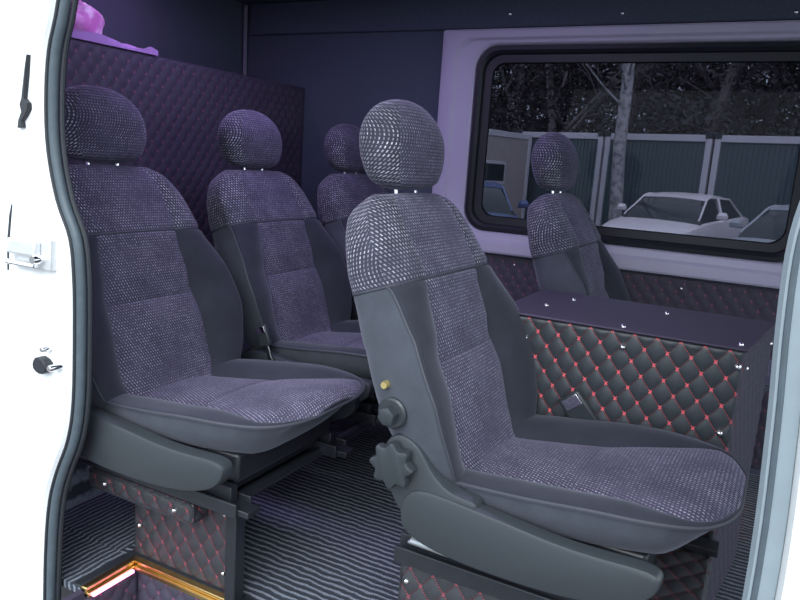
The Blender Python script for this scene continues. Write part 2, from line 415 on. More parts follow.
# strips instead of one concave n-gon
for y in (0,):
    vs = []; fs = []; n = len(dense)
    for x, z in dense:
        vs += [(x + .006, YN - .003, z), (x, YN - .010, z), (x - .004, YN - .016, z), (x - .018, YN - .022, z), (-1.72, YN - .045, z), (-1.735, YN - .06, z), (-2.6, YN - .07, z), (-2.6, YN + .0, z), (x + .01, YN + .0, z)]
    k = 9
    for i in range(n - 1):
        for j in range(k): fs.append((i * k + j, i * k + (j + 1) % k, (i + 1) * k + (j + 1) % k, (i + 1) * k + j))
    mb.add(vs, fs)
pil = mb.build('trim_4', M['white_paint'], kind='structure', sharp=30)
mb = MB()
mb.tube([(x + .013, YN + .006, z) for x, z in dense], .0115, 12); mb.build('door_seal', M['seal'], pil)
mb = MB(); mb.tube([(x + .003, YN - .004, z) for x, z in dense], .005, 8); mb.tube([(x + .027, YN + .018, z) for x, z in dense], .006, 8); mb.build('seal_lip', M['rubber'], pil)

# front edge of the door opening (pale grey inner flange, white outside)
edge2 = [(.038, -.34), (.044, .30), (.046, .60), (.038, .80), (.028, .95), (.026, 1.06), (.040, 1.15), (.062, 1.25), (.09, 1.4), (.12, 1.8)]
d2 = [(spline([(i, p[0]) for i, p in enumerate(edge2)], t / 4), spline([(i, p[1]) for i, p in enumerate(edge2)], t / 4)) for t in range((len(edge2) - 1) * 4 + 1)]
mb = MB(); vs = []; fs = []; k = 6
for x, z in d2: vs += [(x + .036, YN, z), (x + .045, YN - .03, z), (x + .06, YN - .036, z), (.42, YN - .045, z), (.42, YN + .03, z), (x + .036, YN + .03, z)]
for i in range(len(d2) - 1):
    for j in range(k): fs.append((i * k + j, i * k + (j + 1) % k, (i + 1) * k + (j + 1) % k, (i + 1) * k + j))
mb.add(vs, fs); p2 = mb.build('trim_5', M['white_paint'], kind='structure', sharp=30)
mb = MB(); vs = []; fs = []; k = 5
for x, z in d2: vs += [(x, YN + .004, z), (x + .006, YN - .006, z), (x + .038, YN - .012, z), (x + .045, YN + .02, z), (x + .004, YN + .03, z)]
for i in range(len(d2) - 1):
    for j in range(k): fs.append((i * k + j, i * k + (j + 1) % k, (i + 1) * k + (j + 1) % k, (i + 1) * k + j))
mb.add(vs, fs); mb.build('inner_flange', M['grey_paint'], p2, sharp=30)
mb = MB(); mb.tube([(x + .014, YN - .007, z) for x, z in d2], .0045, 8); mb.build('door_seal', M['seal'], p2)

# gold edged step frame
gt = thing('step_edge_trim', (SX0, SY1, 0), 'brass-coloured edge strip framing the entrance step well at lower left', 'edge trim')
off = (SX0, SY1, 0)
mb = MB(); mb.box(SX0 - .012, SX1, SY1 - .014, SY1 + .006, -.012, .008); mb.box(SX0 - .014, SX0 + .006, YN + .03, SY1 - .014, -.012, .008); mb.build('strip', M['gold'], gt, off, bevel=.003)
mb = MB(); mb.box(SX0 + .01, SX1, SY1 - .022, SY1 - .0145, -.018, -.004); mb.box(SX0 + .0065, SX0 + .014, YN + .03, SY1 - .022, -.018, -.004); mb.build('inner_strip', M['gold'], gt, off, bevel=.002)
mb = MB(); mb.box(SX0 + .015, SX0 + .022, YN + .04, SY1 - .03, -.016, -.009); mb.build('led_strip', M['led'], gt, off)
mb = MB(); mb.box(SX0 - .04, SX1, SY1 + .0065, SY1 + .03, .0, .007); mb.box(SX0 - .042, SX0 - .0145, YN + .03, SY1 + .006, .0, .007); mb.build('black_border', M['rubber'], gt, off, bevel=.002)

# ------------------------------------------------------------------ seats
TILT = math.radians(19.5)
AX = Vector((-math.sin(TILT), 0, math.cos(TILT))); NX = Vector((math.cos(TILT), 0, math.sin(TILT))); B0 = Vector((-.035, 0, .395))
def to_back(s, y, t): return tuple(B0 + AX * s + NX * t + Vector((0, y, 0)))

def ring_y(w, wi, nI=16, nB=14, pfr=2.6):
    """front half of a cross section: list of y from -w to w, denser over the bolsters, exact at +-wi"""
    ys = []
    for i in range(nB):
        t = i / nB; ys.append(-w + (w - wi) * (1 - math.cos(t * PI / 2)))
    for i in range(nI + 1): ys.append(-wi + 2 * wi * i / nI)
    ys += [-y for y in reversed(ys[:nB])]
    return ys
NB_, NI_ = 14, 16
def section(w, wi, hf, hr, bol, groove, p_f=2.8, p_r=4.0, nr=22, crown=0.0, ramp=0.0):
    """closed ring of (y, t): front then rear; t relative to the seam plane"""
    pts = []
    for y in ring_y(w, wi, NI_, NB_):
        q = min(1, abs(y) / w); base = hf * (1 - q ** p_f) ** (1 / p_f)
        if ramp:
            v = min(1, max(0, (abs(y) - wi) / max(1e-6, (w - wi)))); base -= ramp * (1 - v ** .9)
        if abs(y) > wi:
            v = (abs(y) - wi) / max(1e-6, (w - wi)); base += bol * math.sin(PI * min(1, v) ** .8) ** 1.3
        else: base += crown * (1 - (y / wi) ** 2)
        d = abs(abs(y) - wi); base -= groove * math.exp(-(d / .006) ** 2)
        pts.append((y, base))
    for i in range(1, nr):
        a = PI * i / nr; c, s_ = math.cos(a), math.sin(a)
        y = w * (abs(c) ** (2 / p_r)) * (1 if c > 0 else -1); t = -hr * (abs(s_) ** (2 / p_r)); pts.append((y, t))
    return pts
NFR = NB_ * 2 + NI_ + 1

def split_rings(R, keep, UVs):
    """faces of a loft for which keep(i, j) is true"""
    n = len(R[0]); mb = MB(); idx = {}; vs = []; uv = []; fs = []
    def vid(i, j):
        k_ = (i, j)
        if k_ not in idx: idx[k_] = len(vs); vs.append(R[i][j % n]); uv.append(UVs[i][j])
        return idx[k_]
    for i in range(len(R) - 1):
        for j in range(n):
            if keep(i, j): fs.append((vid(i, j), vid(i, j + 1), vid(i + 1, j + 1), vid(i + 1, j)))
    mb.add(vs, fs, uv); return mb
def ring_uvs(R, rowpos):
    out = []
    for q, v in zip(R, rowpos):
        acc = 0; row = [0]
        for a, b in zip(q, q[1:] + q[:1]): acc += (Vector(b) - Vector(a)).length; row.append(acc)
        mid = row[NFR // 2]; out.append([(x - mid, v) for x in row])
    return out

WB = [(0, .235), (.05, .262), (.12, .284), (.20, .298), (.28, .296), (.36, .281), (.43, .262), (.50, .256), (.56, .245), (.60, .228), (.635, .20), (.665, .155)]
S1, S2, STOP = .455, .265, .665
def back_rings(R_only=False):
    ss = [0, .006, .015, .03]; s = .045
    while s < STOP - .05: ss.append(s); s += .0125
    ss += [S1, S2]
    ss += [STOP - .05, STOP - .038, STOP - .028, STOP - .02, STOP - .013, STOP - .007, STOP - .003, STOP]
    ss = sorted(set(round(x, 4) for x in ss)); R = []
    for s in ss:
        w = spline(WB, s); e = 1.0
        rt = .045; rb = .03
        if s > STOP - rt: e = math.sqrt(max(0.0, 1 - ((s - STOP + rt) / rt) ** 2))
        if s < rb: e = math.sqrt(max(.02, 1 - ((rb - s) / rb) ** 2))
        e = max(e, .04)
        hf = interp([(0, .026), (.3, .026), (.44, .036), (.5, .044), (STOP, .04)], s) * e
        hr = interp([(0, .145), (.2, .20), (.35, .185), (.5, .135), (STOP, .078)], s) * e
        bol = interp([(0, .004), (.12, .008), (.3, .008), (S1 - .03, .008), (S1, .006), (STOP, .002)], s) * e
        g = .004 * e
        pf = 2.6; wi = .138 + .026 * min(1, max(0, (S1 - s) / .3)); wi = min(wi, w * .62)
        tz = interp([(0, .165), (.08, .180), (.2, .190), (.33, .172), (.45, .128), (.5, .112), (STOP, .078)], s); rmp = interp([(0, .04), (.08, .060), (.28, .062), (S1 - .04, .022), (S1, .004), (STOP, 0)], s) * e
        sec = section(w, min(wi, w * .85), hf, hr, bol, g if s <= S1 + .002 else g * .4, pf, 3.6, crown=.006, ramp=rmp)
        dg = .006 * math.exp(-((s - S1) / .006) ** 2)
        row = []
        for j, (y, t) in enumerate(sec):
            tt = tz + t; yy = y
            if dg > 1e-5:
                if j < NFR: tt -= dg
                yy *= (1 - dg * .8)
            if j < NFR and abs(y) < wi: tt -= .006 * math.exp(-((s - S2) / .005) ** 2)
            row.append(to_back(s, yy, tt))
        R.append(row)
    return ss, R

CW = [(0, .205), (.06, .235), (.18, .258), (.34, .268), (.46, .262), (.53, .245), (.585, .215), (.615, .175), (.632, .13), (.640, .085)]
CWI = [(0, .128), (.20, .138), (.34, .150), (.46, .175), (.54, .20), (.58, .20), (.60, .19), (.640, .085)]
CL, CM = .64, .335
def cush_z(x): return spline([(0, .455), (.1, .474), (.27, .494), (.42, .510), (.64, .512)], x)      # seam height rises to the front
def cush_rings():
    xs = [0, .006, .015]; x = .03
    while x < .56: xs.append(x); x += .0135
    xs += [.57, .58, .59, .6, .61, .618, .625, .631, .636, .639, .640, CM]
    xs = sorted(set(round(x, 4) for x in xs)); R = []
    for x in xs:
        w = spline(CW, x); wi = min(spline(CWI, x), w * .9); e = 1
        if x > CL - .075: e = math.sqrt(max(0.003, 1 - ((x - CL + .075) / .075) ** 2))
        if x < .02: e = math.sqrt(max(.05, 1 - ((.02 - x) / .02) ** 2))
        hf = .014 * e; bol = interp([(0, .010), (.2, .012), (.45, .008), (.56, .0), (.64, 0)], x) * e
        hr = interp([(0, .09), (.4, .125), (.55, .115), (.64, .06)], x) * e
        sec = section(w, wi, hf, hr, bol, .004 * e, 3.4, 3.2, crown=.012, ramp=interp([(0, .030), (.15, .036), (.35, .032), (.5, .012), (.58, .0)], x) * e)
        zz = cush_z(x); row = []
        for j, (y, t) in enumerate(sec):
            dz = 0; yy = y; xx = x
            if j < NFR and abs(y) < wi: dz = -.004 * math.exp(-((x - CM) / .006) ** 2)
            if j >= NFR:
                k_ = (-t / max(hr, 1e-6)); yy = y * (1 - .10 * k_); xx = x - .06 * k_ * (x / CL) ** 3
            row.append((xx, yy, zz + t + dz))
        R.append(row)
    return xs, R

def poly_round(pts, it=2):
    for _ in range(it):
        q = []
        for a, b in zip(pts, pts[1:] + pts[:1]):
            q += [(a[0] * .75 + b[0] * .25, a[1] * .75 + b[1] * .25), (a[0] * .25 + b[0] * .75, a[1] * .25 + b[1] * .75)]
        pts = q
    return pts
def slab(mb, poly, y0, y1, rnd=.008):
    """plate in XZ with softened near edge (towards y0)"""
    k = len(poly); cx = sum(p[0] for p in poly) / k; cz = sum(p[1] for p in poly) / k
    nrm = []
    for i in range(k):
        a, b = poly[i - 1], poly[(i + 1) % k]; d = Vector((b[0] - a[0], b[1] - a[1])); d = d.normalized() if d.length else Vector((1, 0)); n = Vector((d.y, -d.x))
        nrm.append(n)
    ar = sum(poly[i][0] * poly[(i + 1) % k][1] - poly[(i + 1) % k][0] * poly[i][1] for i in range(k))
    sg = 1 if ar > 0 else -1
    lv = [(0, y1, ), (0, y0 + rnd), (.3 * rnd, y0 + .3 * rnd), (rnd, y0)] if y0 < y1 else [(0, y1), (0, y0 - rnd), (.3 * rnd, y0 - .3 * rnd), (rnd, y0)]
    vs = []; fs = []
    for ins, y in lv:
        for i in range(k): vs.append((poly[i][0] - sg * nrm[i].x * ins, y, poly[i][1] - sg * nrm[i].y * ins))
    for q in range(3):
        for i in range(k): fs.append((q * k + i, q * k + (i + 1) % k, (q + 1) * k + (i + 1) % k, (q + 1) * k + i))
    fs += [tuple(reversed(range(k))), tuple(range(3 * k, 4 * k))]
    mb.add(vs, fs)

RECL = [(-.036, .545), (-.007, .568), (.024, .562), (.05, .544), (.076, .503), (.112, .475), (.15, .468), (.182, .466), (.183, .438), (.146, .365), (.085, .360), (.015, .385), (-.02, .435), (-.045, .495)]
LONG = [(.010, .395), (.018, .435), (.044, .459), (.09, .463), (.185, .455), (.25, .449), (.344, .439), (.43, .439), (.51, .444), (.54, .434), (.535, .40), (.50, .365), (.40, .335), (.25, .325), (.10, .330), (.02, .355)]

def make_seat(name, label, group=None, woven='woven'):
    t = thing(name, (0, 0, 0), label, 'seat', group)
    ss, R = back_rings(); UV = ring_uvs(R, ss); n = len(R[0]); i1 = ss.index(round(S1, 4))
    ins = lambda j: NB_ <= j < NB_ + NI_
    side = lambda j: j >= NFR - 1
    for lo in (True, False): split_rings(R, lambda i, j: i < i1 and not ins(j) and not side(j) and (j < NB_) == lo, UV).build('backrest_bolster', M['velour'], t, fix=False, sharp=60)
    mb = split_rings(R, lambda i, j: i < i1 and side(j), UV)
    mb.add(R[0], [tuple(range(n))], [x[:2] for x in UV[0][:n]])
    mb.build('backrest_shell', M['side'], t, fix=False, sharp=60)
    split_rings(R, lambda i, j: i >= i1 and ins(j), UV).build('shoulder_panel', M['woven_purple'], t, fix=False, sharp=60)
    mb = split_rings(R, lambda i, j: i >= i1 and not ins(j), UV); mb.add(R[-1], [tuple(reversed(range(n)))], UV[-1][:n]); mb.build('shoulder_cover', M[woven], t, fix=False, sharp=60)
    split_rings(R, lambda i, j: i < i1 and ins(j), UV).build('centre_panel', M[woven if woven != 'woven' else 'woven_purple'], t, fix=False, sharp=60)
    mb = MB()
    for sgn in (0, 1):
        path = [R[i][0 if sgn == 0 else NFR - 1] for i in range(3, i1 + 1)]; mb.tube(path, .0032, 6)
    mb.tube([Vector(R[i1][j]) * 1.0 for j in list(range(n))], .003, 6, closed=True)
    mb.build('piping', M['piping'], t)
    # cushion
    xs, R = cush_rings(); UV = ring_uvs(R, xs); n = len(R[0]); UV = [[(u_, v_) for u_, v_ in q] for q in UV]
    for lo in (True, False): split_rings(R, lambda i, j: not ins(j) and not side(j) and (j < NB_) == lo, UV).build('cushion_bolster', M['velour'], t, fix=False, sharp=60)
    split_rings(R, lambda i, j: ins(j), UV).build('cushion_panel', M[woven if woven != 'woven' else 'woven_purple'], t, fix=False, sharp=60)
    mb = split_rings(R, lambda i, j: side(j), UV); mb.add(R[0], [tuple(range(n))], [x[:2] for x in UV[0][:n]])
    mb.add(R[-1], [tuple(reversed(range(n)))], UV[-1][:n]); mb.build('cushion_border', M['side'], t, fix=False, sharp=60)
    mb = MB(); path = [R[i][0] for i in range(2, len(R))] + [R[i][NFR - 1] for i in reversed(range(2, len(R)))]
    mb.tube(path, .0045, 6); mb.build('cushion_piping', M['piping'], t)
    # headrest
    HW = [(0, .09), (.02, .122), (.05, .142), (.09, .150), (.13, .144), (.165, .124), (.19, .095), (.205, .06), (.212, .025)]
    HD = [(0, .042), (.02, .055), (.06, .068), (.11, .074), (.15, .068), (.185, .05), (.205, .03), (.212, .013)]
    base = to_back(.70, 0, .055); base = Vector((base[0] + .03, 0, 1.057)); ht = math.radians(7)
    R = []; hs = [0, .004, .01, .02, .03, .04] + [.04 + .01 * i for i in range(1, 15)] + [.187, .193, .199, .204, .208, .211, .212]
    for s in hs:
        w, d = spline(HW, s), spline(HD, s)
        if s < .02: k_ = math.sqrt(max(.0, 1 - ((.02 - s) / .02) ** 2)); w *= .55 + .45 * k_; d *= .4 + .6 * k_
        row = []
        for j in range(48):
            a = 2 * PI * j / 48; c, q = math.cos(a), math.sin(a)
            y = w * math.copysign(abs(c) ** .8, c); x = d * math.copysign(abs(q) ** .85, q)
            g = .003 * math.exp(-((abs(y) - w * .72) / .004) ** 2) if abs(q) > .1 else 0
            x -= math.copysign(g, x)
            row.append((base.x + x - math.sin(ht) * s + .0, y, base.z + s * math.cos(ht)))
        R.append(row)
    uv = []
    for q, s in zip(R, hs):
        acc = 0; row = []
        for a, b_ in zip(q, q[1:] + q[:1]): row.append((acc, s)); acc += (Vector(b_) - Vector(a)).length
        uv.append(row)
    uv = [q + [(q[-1][0] + .01, q[-1][1])] for q in uv]
    frt = lambda j: 6 <= j < 18
    mb = split_rings(R, lambda i, j: not frt(j), uv); mb.add(R[0], [tuple(range(48))]); mb.add(R[-1], [tuple(reversed(range(48)))]); mb.build('headrest', M[woven], t, fix=False, sharp=70)
    split_rings(R, lambda i, j: frt(j), uv).build('headrest_panel', M['woven_purple'], t, fix=False, sharp=70)
    for sy in (-.05, .05):
        MB().tube([(base.x + .0, sy, base.z + .015), (base.x + .008, sy, base.z - .045)], .0055, 10).build('headrest_post', M['chrome'], t)
    # plastic shields, knobs (both sides get shields, knobs on the door side)
    for sg in (-1, 1):
        mb = MB(); slab(mb, poly_round(RECL, 2), sg * .290, sg * .232, .008); sh = mb.build('recliner_cover', M['plastic'], t, sharp=40)
        mb = MB(); slab(mb, poly_round(LONG, 2), sg * .296, sg * .262, .010); mb.build('side_cover', M['plastic'], t, sharp=40)
    mb = MB(); pts = []
    for i in range(64):
        a = 2 * PI * i / 64; rr = .046 + .006 * math.cos(8 * a) ; pts.append((-.006 + rr * math.cos(a), .503 + rr * math.sin(a)))
    slab(mb, pts, -.318, -.298, .006); mb.lathe([(.03, -.302), (.03, -.28)], (-.006, 0, .503), 'y', 20); mb.build('recliner_knob', M['knob'], t, sharp=40)
    kx, kz = -.018, .612
    mb = MB(); mb.lathe([(.033, -.25), (.033, -.302), (.029, -.306), (.022, -.306)], (kx, 0, kz), 'y', 28)
    hexp = [(kx + .021 * math.cos(PI / 3 * i + .3), kz + .021 * math.sin(PI / 3 * i + .3)) for i in range(6)]; slab(mb, hexp, -.330, -.304, .006); mb.build('lumbar_knob', M['knob'], t, sharp=30)
    MB().lathe([(.0005, -.305), (.007, -.305), (.0085, -.301), (.0085, -.25)], (-.040, 0, .668), 'y', 12).build('bolt', M['yz'], t)
    # rails and carrier
    mb = MB()
    for y in (-.21, .21):
        mb.box(-.01, .56, y - .022, y + .022, .288, .303); mb.box(-.01, .53, y - .03, y - .022, .283, .318); mb.box(-.01, .53, y + .022, y + .03, .283, .318)
        mb.box(.0, .5, y - .012, y + .012, .303, .345)
    mb.box(.02, .06, -.21, .21, .305, .33); mb.box(.42, .46, -.21, .21, .305, .33)
    mb.build('slide_rails', M['black_metal'], t, bevel=.002)
    mb = MB(); mb.box(.02, .12, -.262, -.243, .312, .318); mb.lathe([(.009, -.265), (.009, -.243)], (.05, 0, .335), 'y', 12); mb.prism([(.02, .315), (.12, .315), (.07, .35), (.04, .352)], -.257, -.253); mb.build('bracket', M['steel'], t, bevel=.001)
    mb = MB(); mb.box(.03, .50, -.20, .20, .345, .42); mb.build('seat_pan', M['black_metal'], t, bevel=.01)
    return t
M['yz'] = simple('yellow_zinc', (.75, .6, .25), .35, .8)

fg = make_seat('passenger_seat', 'grey flecked single seat in the foreground, closest to the open door, with octagonal recliner knob')
fg.location = (-.603, 1.525, 0); fg.rotation_euler.z = math.radians(-1.5)
far = copy_tree(fg); far.rotation_euler.z = 0; far.location = (-.525, 2.59, 0); far['label'] = 'single dark seat below the window, behind the quilted divider box'
rows = []
for i, (xs_, y, lab) in enumerate(((-1.512, 1.40, 'rear row seat nearest the door opening, at the left edge, carried on the quilted bench'), (-1.545, 2.10, 'middle seat of the rear row, between its two neighbours'),
                              (-1.51, 2.73, 'rear row seat beside the far wall, mostly hidden by the foreground headrest'))):
    c = copy_tree(fg); c.rotation_euler.z = 0; c.location = (xs_, y, .008); c['label'] = lab; rows.append(c)
    # the rear row carries no knobs
    for ch in list(c.children):
        if ch.name.split('.')[0] in ('recliner_knob', 'lumbar_knob', 'recliner_cover', 'bolt'): D.objects.remove(ch)
for c in list(far.children):
    if c.name.split('.')[0] in ('recliner_knob', 'lumbar_knob', 'bolt'): D.objects.remove(c)

# ------------------------------------------------------------------ seat pedestals
def quilt_box(mb, x0, x1, y0, y1, z0, z1, step=.005, phase=(0, 0), faces='nlrt'):
    mb.box(x0 + .004, x1 - .004, y0 + .004, y1 - .004, z0, z1 - .003)
    if 'n' in faces: quilt_panel(mb, (x0, y0 + .004, z0), (1, 0, 0), (0, 0, 1), x1 - x0, z1 - z0, step=step, phase=phase)
    if 'r' in faces: quilt_panel(mb, (x1 - .004, y0, z0), (0, 1, 0), (0, 0, 1), y1 - y0, z1 - z0, step=step, phase=phase)
    if 'l' in faces: quilt_panel(mb, (x0 + .004, y1, z0), (0, -1, 0), (0, 0, 1), y1 - y0, z1 - z0, step=step, phase=phase)
    if 'b' in faces: quilt_panel(mb, (x1, y1 - .004, z0), (-1, 0, 0), (0, 0, 1), x1 - x0, z1 - z0, step=step * 2, phase=phase)
    if 't' in faces: quilt_panel(mb, (x0, y0, z1 - .004), (1, 0, 0), (0, 1, 0), x1 - x0, y1 - y0, step=step, phase=phase)
ped = thing('seat_pedestal', (-.33, 1.51, 0), 'black quilted box under the foreground seat, red stitched, with black rails', 'seat base')
off = (-.33, 1.51, 0)
mb = MB(); quilt_box(mb, -.612, .0, 1.275, 1.74, .002, .262, step=.004); mb.build('quilted_cover', M['quilt_fine'], ped, off)
MB().prism([(1.262, .258), (1.27, .258), (1.27, .264), (1.33, .264), (1.33, .281), (1.27, .281), (1.27, .296), (1.262, .296)], -.62, .01, 'x').build('mounting_rail', M['black_metal'], ped, off, bevel=.002)
MB().box(-.62, .01, 1.69, 1.745, .264, .281).build('mounting_rail', M['black_metal'], ped, off, bevel=.002)
for x, z in ((-.59, .215), (-.03, .215), (-.59, .04), (-.03, .04)): stud(ped, (x, 1.273, z), (0, -1, 0), off)

bench = thing('rear_bench_frame', (-1.3, 1.3, 0), 'black steel frame with quilted cladding carrying the rear row of seats', 'seat base')
off = (-1.3, 1.3, 0)
mb = MB(); quilt_box(mb, -1.52, -1.145, 1.19, 1.255, .208, .262, step=.004, faces='nrt'); mb.build('quilted_beam', M['quilt_fine'], bench, off)
mb = MB(); quilt_box(mb, -1.43, -1.072, 1.262, 1.30, .002, .268, step=.004, faces='nr'); mb.build('quilted_panel', M['quilt_fine'], bench, off)
mb = MB(); mb.box(-1.068, -1.035, 1.225, 1.262, .012, .282); mb.box(-1.068, -.95, 1.215, 1.27, .001, .012); mb.build('post', M['black_metal'], bench, off, bevel=.003)
mb = MB(); mb.box(-1.068, -1.035, 2.86, 2.9, .012, .27); mb.box(-1.068, -.95, 2.85, 2.91, .001, .012); mb.build('post', M['black_metal'], bench, off, bevel=.003)
mb = MB(); mb.tube([(-1.045, 1.2, .295), (-1.03, 2.94, .295)], .015, 12); mb.build('front_tube', M['black_metal'], bench, off)
mb = MB(); mb.beam((-1.08, 1.205, .27), (-1.08, 2.94, .27), .04, .02); mb.beam((-1.46, 1.205, .27), (-1.46, 2.94, .27), .04, .02); mb.build('cross_beam', M['black_metal'], bench, off, bevel=.002)
mb = MB()
for y in (1.215, 1.235): mb.box(-1.55, -1.02, y - .006, y + .006, .264, .281)
mb.build('guide_rail', M['black_metal'], bench, off, bevel=.002)
for x, z in ((-1.45, .236), (-1.20, .236)): stud(bench, (x, 1.187, z), (0, -1, 0), off)
for x, z in ((-1.097, .225), (-1.10, .06), (-1.40, .10)): stud(bench, (x, 1.258, z), (0, -1, 0), off)

# ped under far seat
mb = MB(); quilt_box(mb, -.54, .06, 2.36, 2.82, .002, .28, step=.02, faces='nl'); fp = mb.build('seat_pedestal', M['quilt'])
tag(fp, 'black quilted box under the window seat, hidden behind the divider', 'seat base')

# ------------------------------------------------------------------ quilted divider box
BX0, BX1, BY0, BY1, BZ = -.62, .0, 1.80, 2.235, .746
bx = thing('divider_box', (-.31, 2.0, 0), 'tall black box quilted in diamonds with red stitching, flat plum top, beside foreground seat', 'box'); off = (-.31, 2.0, 0)
mb = MB(); quilt_panel(mb, (BX0, BY0 + .004, .002), (1, 0, 0), (0, 0, 1), BX1 - BX0, BZ - .008, step=.0032, amp=.0055, phase=(.02, .035))
mb.build('front_panel', M['quilt'], bx, off)
mb = MB(); sv = Vector((.062, BY1 - BY0, 0)); quilt_panel(mb, (BX1 - .004, BY0, .002), sv.normalized(), (0, 0, 1), sv.length, BZ - .008, step=.005)
mb.build('side_panel', M['quilt_dark'], bx, off); mb = MB(); quilt_panel(mb, (BX0 + .004, BY1, .002), (0, -1, 0), (0, 0, 1), BY1 - BY0, BZ - .008, step=.008)
mb.build('side_panel', M['quilt_dark'], bx, off)
mb = MB(); mb.prism([(BX0 + .004, BY0 + .006), (BX1 - .006, BY0 + .006), (BX1 + .052, BY1), (BX0 + .004, BY1)], .002, BZ - .008, 'z'); mb.build('carcass', M['flat_leather'], bx, off)
mb = MB(); mb.prism([(BX0 - .003, BY0 - .004), (BX1 + .004, BY0 - .004), (BX1 + .066, BY1 + .004), (BX0 - .003, BY1 + .004)], BZ - .008, BZ, 'z'); mb.build('top_panel', M['flat_leather'], bx, off, bevel=.004)
for x, z in ((-.535, .68), (-.28, .70), (-.014, .70), (-.03, .53), (-.03, .1), (-.352, .1)): stud(bx, (x, BY0 - .002, z), (0, -1, 0), off, 1.25)
for x, y in ((-.29, BY0 + .03), (-.015, BY0 + .04), (-.22, BY1 - .12), (-.53, BY0 + .16), (-.49, BY1 - .12)): stud(bx, (x, y, BZ), (0, 0, 1), off)
for y, xo in ((BY0 + .04, .004), (BY1 - .04, .055)): stud(bx, (BX1 + xo, y, .69), (1, 0, 0), off)

# ------------------------------------------------------------------ seat belt buckles
def buckle(loc, rot, label, sc=1.0):
    t = thing('seat_belt_buckle', loc, label, 'buckle'); t.rotation_euler = rot; t.scale = (sc, sc, sc)
    mb = MB(); mb.box(-.022, .022, -.008, .008, 0, .07); mb.build('housing', M['knob'], t, bevel=.004)
    mb = MB(); mb.box(-.016, .016, -.0095, -.008, .045, .066); mb.build('release_button', M['chrome'], t, bevel=.001)
    mb = MB(); mb.box(-.008, .008, -.002, .002, -.16, 0); mb.build('stalk', M['steel'], t, bevel=.0005)
    return t
buckle((-.335, 1.785, .475), (math.radians(4), math.radians(-38), 0), 'black belt buckle between the foreground seat and the divider box', 1.45)
buckle((-1.40, 1.79, .50), (0, math.radians(-22), 0), 'belt buckle on a bright stalk between the first two rear row seats')

# ------------------------------------------------------------------ bag and cloth on the rear shelf
M['pink_lit_bag'] = None
g = NG('pink_lit_plastic_bag'); n1 = g.noise(16, detail=2); g.base(g.mix(g.ramp(n1, .42, .6), (.66, .20, .55), (.95, .62, .88))); g.rough(.35)  # pink of the LED light is put into the bag's base colour
g.bump(g.noise(30), .5, .01); M['pink_lit_bag'] = g.m
def lumpy(c, rx, ry, rz, seed, amp=.18, nu=36, nv=22):
    rnd = random.Random(seed); ph = [(rnd.uniform(2, 6), rnd.uniform(2, 6), rnd.uniform(0, 6)) for _ in range(5)]; R = []
    for i in range(1, nv):
        a = PI * i / nv; row = []
        for j in range(nu):
            b = 2 * PI * j / nu; k_ = 1 + amp * sum(math.sin(round(p) * b + q * a + s_) for p, q, s_ in ph) / 3
            z = -math.cos(a) * rz * k_; row.append((c[0] + rx * k_ * math.sin(a) * math.cos(b), c[1] + ry * k_ * math.sin(a) * math.sin(b), c[2] + max(z, -rz * .75)))
        R.append(row)
    return MB().rings(R)
b = thing('plastic_bag', (-2.24, 1.67, PZ), 'crumpled plastic bag, coloured pink and white as lit by the LEDs, on top of the rear partition, upper left', 'bag')
off = (-2.24, 1.67, PZ)
lumpy((-2.235, 1.715, PZ + .062), .085, .13, .072, 3).build('bag_body', M['pink_lit_bag'], b, off, sharp=80)
lumpy((-2.24, 1.66, PZ + .135), .06, .09, .055, 8).build('bag_top', M['pink_lit_bag'], b, off, sharp=80)
mb = MB(); vs = []; fs = []; NXc, NYc = 16, 40
for i in range(NXc + 1):
    for j in range(NYc + 1):
        x = -2.36 + .215 * i / NXc; y = 1.50 + (.50 + .03 * math.sin(i * .5)) * j / NYc; q = j / NYc
        z = PZ + .004 + .022 * (1 - q) + .010 * (1 + math.sin(i * .9 + j * .3)) * (1 - .4 * q) + (.012 * math.exp(-((q - .93) / .05) ** 2))
        vs.append((x, y, z))
nn_ = len(vs); vs += [(x, y, PZ - .0005) for x, y, z in vs]
for i in range(NXc):
    for j in range(NYc):
        a = i * (NYc + 1) + j; fs.append((a, a + 1, a + NYc + 2, a + NYc + 1)); fs.append((a + nn_, a + NYc + 1 + nn_, a + NYc + 2 + nn_, a + 1 + nn_))
for i in range(NXc):
    for j in (0, NYc): a = i * (NYc + 1) + j; fs.append((a, a + NYc + 1, a + NYc + 1 + nn_, a + nn_))
for j in range(NYc):
    for i in (0, NXc): a = i * (NYc + 1) + j; fs.append((a, a + 1, a + 1 + nn_, a + nn_))
mb.add(vs, fs); tag(mb.build('folded_cloth', simple('lilac_cloth', (.42, .24, .55), .7, nscale=30, namp=.2, bump=.3), sharp=80), 'flat lilac cloth lying along the top edge of the rear partition', 'cloth')

# ------------------------------------------------------------------ fittings on the white rear pillar
def pil_y(x): return YN - .045
YP = YN - .050
lt = thing('door_striker', (-1.43, YP, .865), 'bright metal door latch bracket on the white body pillar', 'latch'); off = (-1.50, YP, .80)
mb = MB(); mb.box(-1.60, -1.47, YP + .012, YP + .03, .765, .835); mb.build('base_plate', M['zinc'], lt, off, bevel=.003)
mb = MB(); mb.box(-1.60, -1.50, YP - .006, YP + .012, .795, .83); mb.build('catch', M['zinc'], lt, off, bevel=.005)
mb = MB(); mb.tube([(-1.60, YP - .004, .775), (-1.50, YP - .004, .775)], .006, 10); mb.lathe([(.009, -.012), (.011, -.006), (.011, .012)], (-1.50, YP, .79), 'y', 14); mb.build('latch_pin', M['chrome'], lt, off)
bk = thing('door_contact', (-1.422, YP, .605), 'small black and chrome contact switch low on the white pillar', 'switch'); off = (-1.49, YP, .60)
